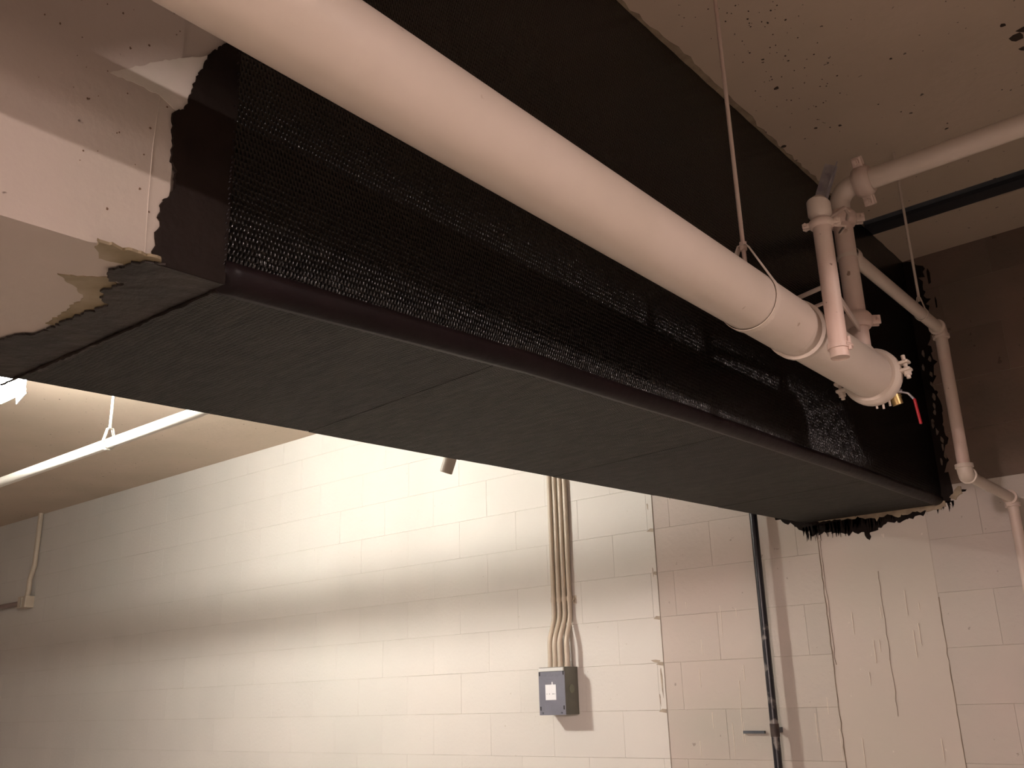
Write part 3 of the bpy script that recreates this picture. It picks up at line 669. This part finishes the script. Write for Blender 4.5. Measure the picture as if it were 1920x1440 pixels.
# ------------------------------------------------------------------ the bay behind the beam
fx = thing('ceiling_light', (-4.3, 1.4, H), 'glowing white fluorescent fixture at the left frame edge beyond the beam', 'lamp')
LX0, LX1, LY0, LY1, LZ = -4.44, -4.185, 1.53, 1.735, 1.335
B().box(LX0 - .005, LX1 + .005, LY0, LY1, LZ + .112, LZ + .14).build('housing', ENAMEL, fx, bevel=.004)
B().box(LX0, LX0 + .006, LY0 + .004, LY1 - .004, LZ, LZ + .112).build('side_panel', ENAMEL, fx)
B().box(LX0 + .007, LX1, LY0 + .004, LY1 - .012, LZ + .002, LZ + .11).build('diffuser', DIFFW, fx)
B().box(LX0 + .012, LX1 - .006, LY1 - .011, LY1, LZ + .004, LZ + .108).build('end_lens', DIFF, fx)
B().bar((LX1 - .10, LY1 + .008, LZ - .012), (LX1 - .02, LY1 + .008, LZ + .02), .006, .04, (0, 0, 1)).build('end_clip', ENAMEL, fx, bevel=.002)
for y in (LY0 + .04, LY1 - .04): B().tube([(-4.3125, y, LZ + .07), (-4.3125, y, H)], .006, 8).build('stem', ENAMEL, fx)
wpz, wpy = 1.215, 2.2
wp = thing('white_pipe', (-5, wpy, wpz), 'brightly lit white pipe hung across the bay behind the beam', 'pipe')
B().tube([(XL + .01, wpy, wpz + .0), (-1.70, wpy, wpz)], .026, 20).build('pipe_length', WHITEP, wp)
hh = thing('pipe_hanger', (-4.31, wpy, H), 'rod hanger with open yoke holding the white pipe', 'pipe hanger')
B().tube([(-4.31, wpy, H), (-4.31, wpy, wpz + .075)], .0075, 10).build('rod', WHITEP, hh)
yk = B()
P = [(-4.31, wpy + math.cos(a) * .030, wpz + math.sin(a) * .030) for a in [math.radians(20 - 220 * k / 12) for k in range(13)]]
P = [(-4.31, wpy + .012, wpz + .075)] + P + [(-4.31, wpy - .012, wpz + .075)]
for a, b in zip(P, P[1:] + P[:1]): yk.bar(a, b, .022, .004, (V(a) - V(-4.31, wpy, wpz)))
yk.build('yoke', ENAMEL, hh)
stb = thing('drop_stub', (-2.45, 2.6, .86), 'small grey-brown cylinder poking out below the far edge of the beam', 'pipe stub')
B().lathe((-2.476, 2.6, .828), (.34, 0, .75), [(0, 0), (0, .0225), (.002, .0245), (.10, .0245), (.11, .012), (.13, .012)], 20).build('barrel', GREYP, stb)
B().tube([(-2.424, 2.6, .94), (-2.41, 2.6, 1.0), (-2.41, 2.6, H)], .008, 10).build('stem', GREYP, stb)
lc = thing('wall_conduit', (-8.74, 3.9, 1.07), 'thin cream conduit dropping down the far left wall to a small box', 'conduit')
B().tube([(-8.735, 3.90, H), (-8.735, 3.90, 1.25), (-8.75, 3.88, 1.12), (-8.745, 3.88, 1.04), (-8.76, 3.88, .97)], .022, 14).build('tube', COND, lc)
sbx = thing('switch_box', (-8.78, 3.9, .93), 'small cream wall box at the foot of the thin conduit, far left', 'wall box')
B().box(-8.87, -8.72, 3.85, YB - .0005, .885, .985).build('box_body', COND, sbx, bevel=.004)
B().box(-8.80, -8.78, 3.843, 3.85, .89, .97).build('cover_slot', GREYP, sbx)
hc = B().tube([(-8.87, 3.90, .935), (XL + .001, 3.90, .935)], .022, 12)
tag(hc.build('horizontal_conduit', mat('mauve_conduit', (.30, .22, .20), .6)), 'dark horizontal conduit running left from the small wall box', 'conduit')

# ------------------------------------------------------------------ this bay, beyond the frame: added blockers that shade upper beam and end wall, and the lamps
XD = .30; Lp = (1.95, 1.12, 1.13)
def dz(y_face, z_face):                          # where the sight line lamp -> beam face crosses the blocker's edge
    t_ = (Lp[0] - XD) / (Lp[0] - X1); return (Lp[1] + (y_face - Lp[1]) * t_, Lp[2] + (z_face - Lp[2]) * t_)
a = dz(.49, .79); b = dz(.66, .92)
prof = [(YF, a[1]), (a[0], a[1]), (b[0], b[1]), (2.12, b[1]), (2.19, .915), (YB - .002, .915)]
du = B(); vs = []; fs = []
for y, z in prof: vs += [(XD, y, z), (XD + .5, y, z), (XD + .5, y, H - .02), (XD, y, H - .02)]
for i in range(len(prof) - 1):
    for k in range(4): fs.append((i * 4 + k, i * 4 + (k + 1) % 4, i * 4 + 4 + (k + 1) % 4, i * 4 + 4 + k))
fs += [(0, 1, 2, 3), tuple(range(len(vs) - 1, len(vs) - 5, -1))]
tag(du.add(vs, fs).build('light_blocker', BLOCKERM), 'unseen light blocker under the ceiling, right of the frame', 'light blocker')  # added unseen, lower edge shaped to cut the bay lamp off the upper beam
tag(B().box(XD, XD + .5, 2.20, YB - .002, FL + .001, .90).build('pier_blocker', CONC), 'unseen light blocker by the end wall, right of the frame', 'pier')  # added unseen, keeps the bay lamp off the end wall
struct(B().box(X1 + .001, XD - .01, -.45, -.15, .711, H - .0005).build('rear_baffle', CONC))  # unseen baffle added to keep the rear fill off the upper wall
pl = thing('pendant_lamp', (Lp[0], Lp[1], H), 'pendant lamp of the near bay, right of the frame', 'lamp')
B().lathe((Lp[0], Lp[1], 1.30), (0, 0, -1), [(0, .02), (0, .05), (.06, .06), (.16, .15), (.19, .20), (.188, .20), (.158, .148), (.06, .056)], 32).build('shade', ENAMEL, pl)
B().tube([(Lp[0], Lp[1], 1.28), (Lp[0], Lp[1], H)], .006, 8).build('cord', DARKST, pl)

pl = thing('pendant_lamp', (.0, -4.5, H), 'added fill lamp well behind the viewer, out of the frame', 'lamp')  # unseen lamp added to brighten the end wall and pipes
B().lathe((.0, -4.5, .92), (0, 0, -1), [(0, .02), (0, .05), (.06, .06), (.16, .15), (.22, .26), (.218, .26), (.158, .148), (.06, .056)], 32).build('shade', ENAMEL, pl)
B().tube([(.0, -4.5, .90), (.0, -4.5, H)], .006, 8).build('cord', DARKST, pl)
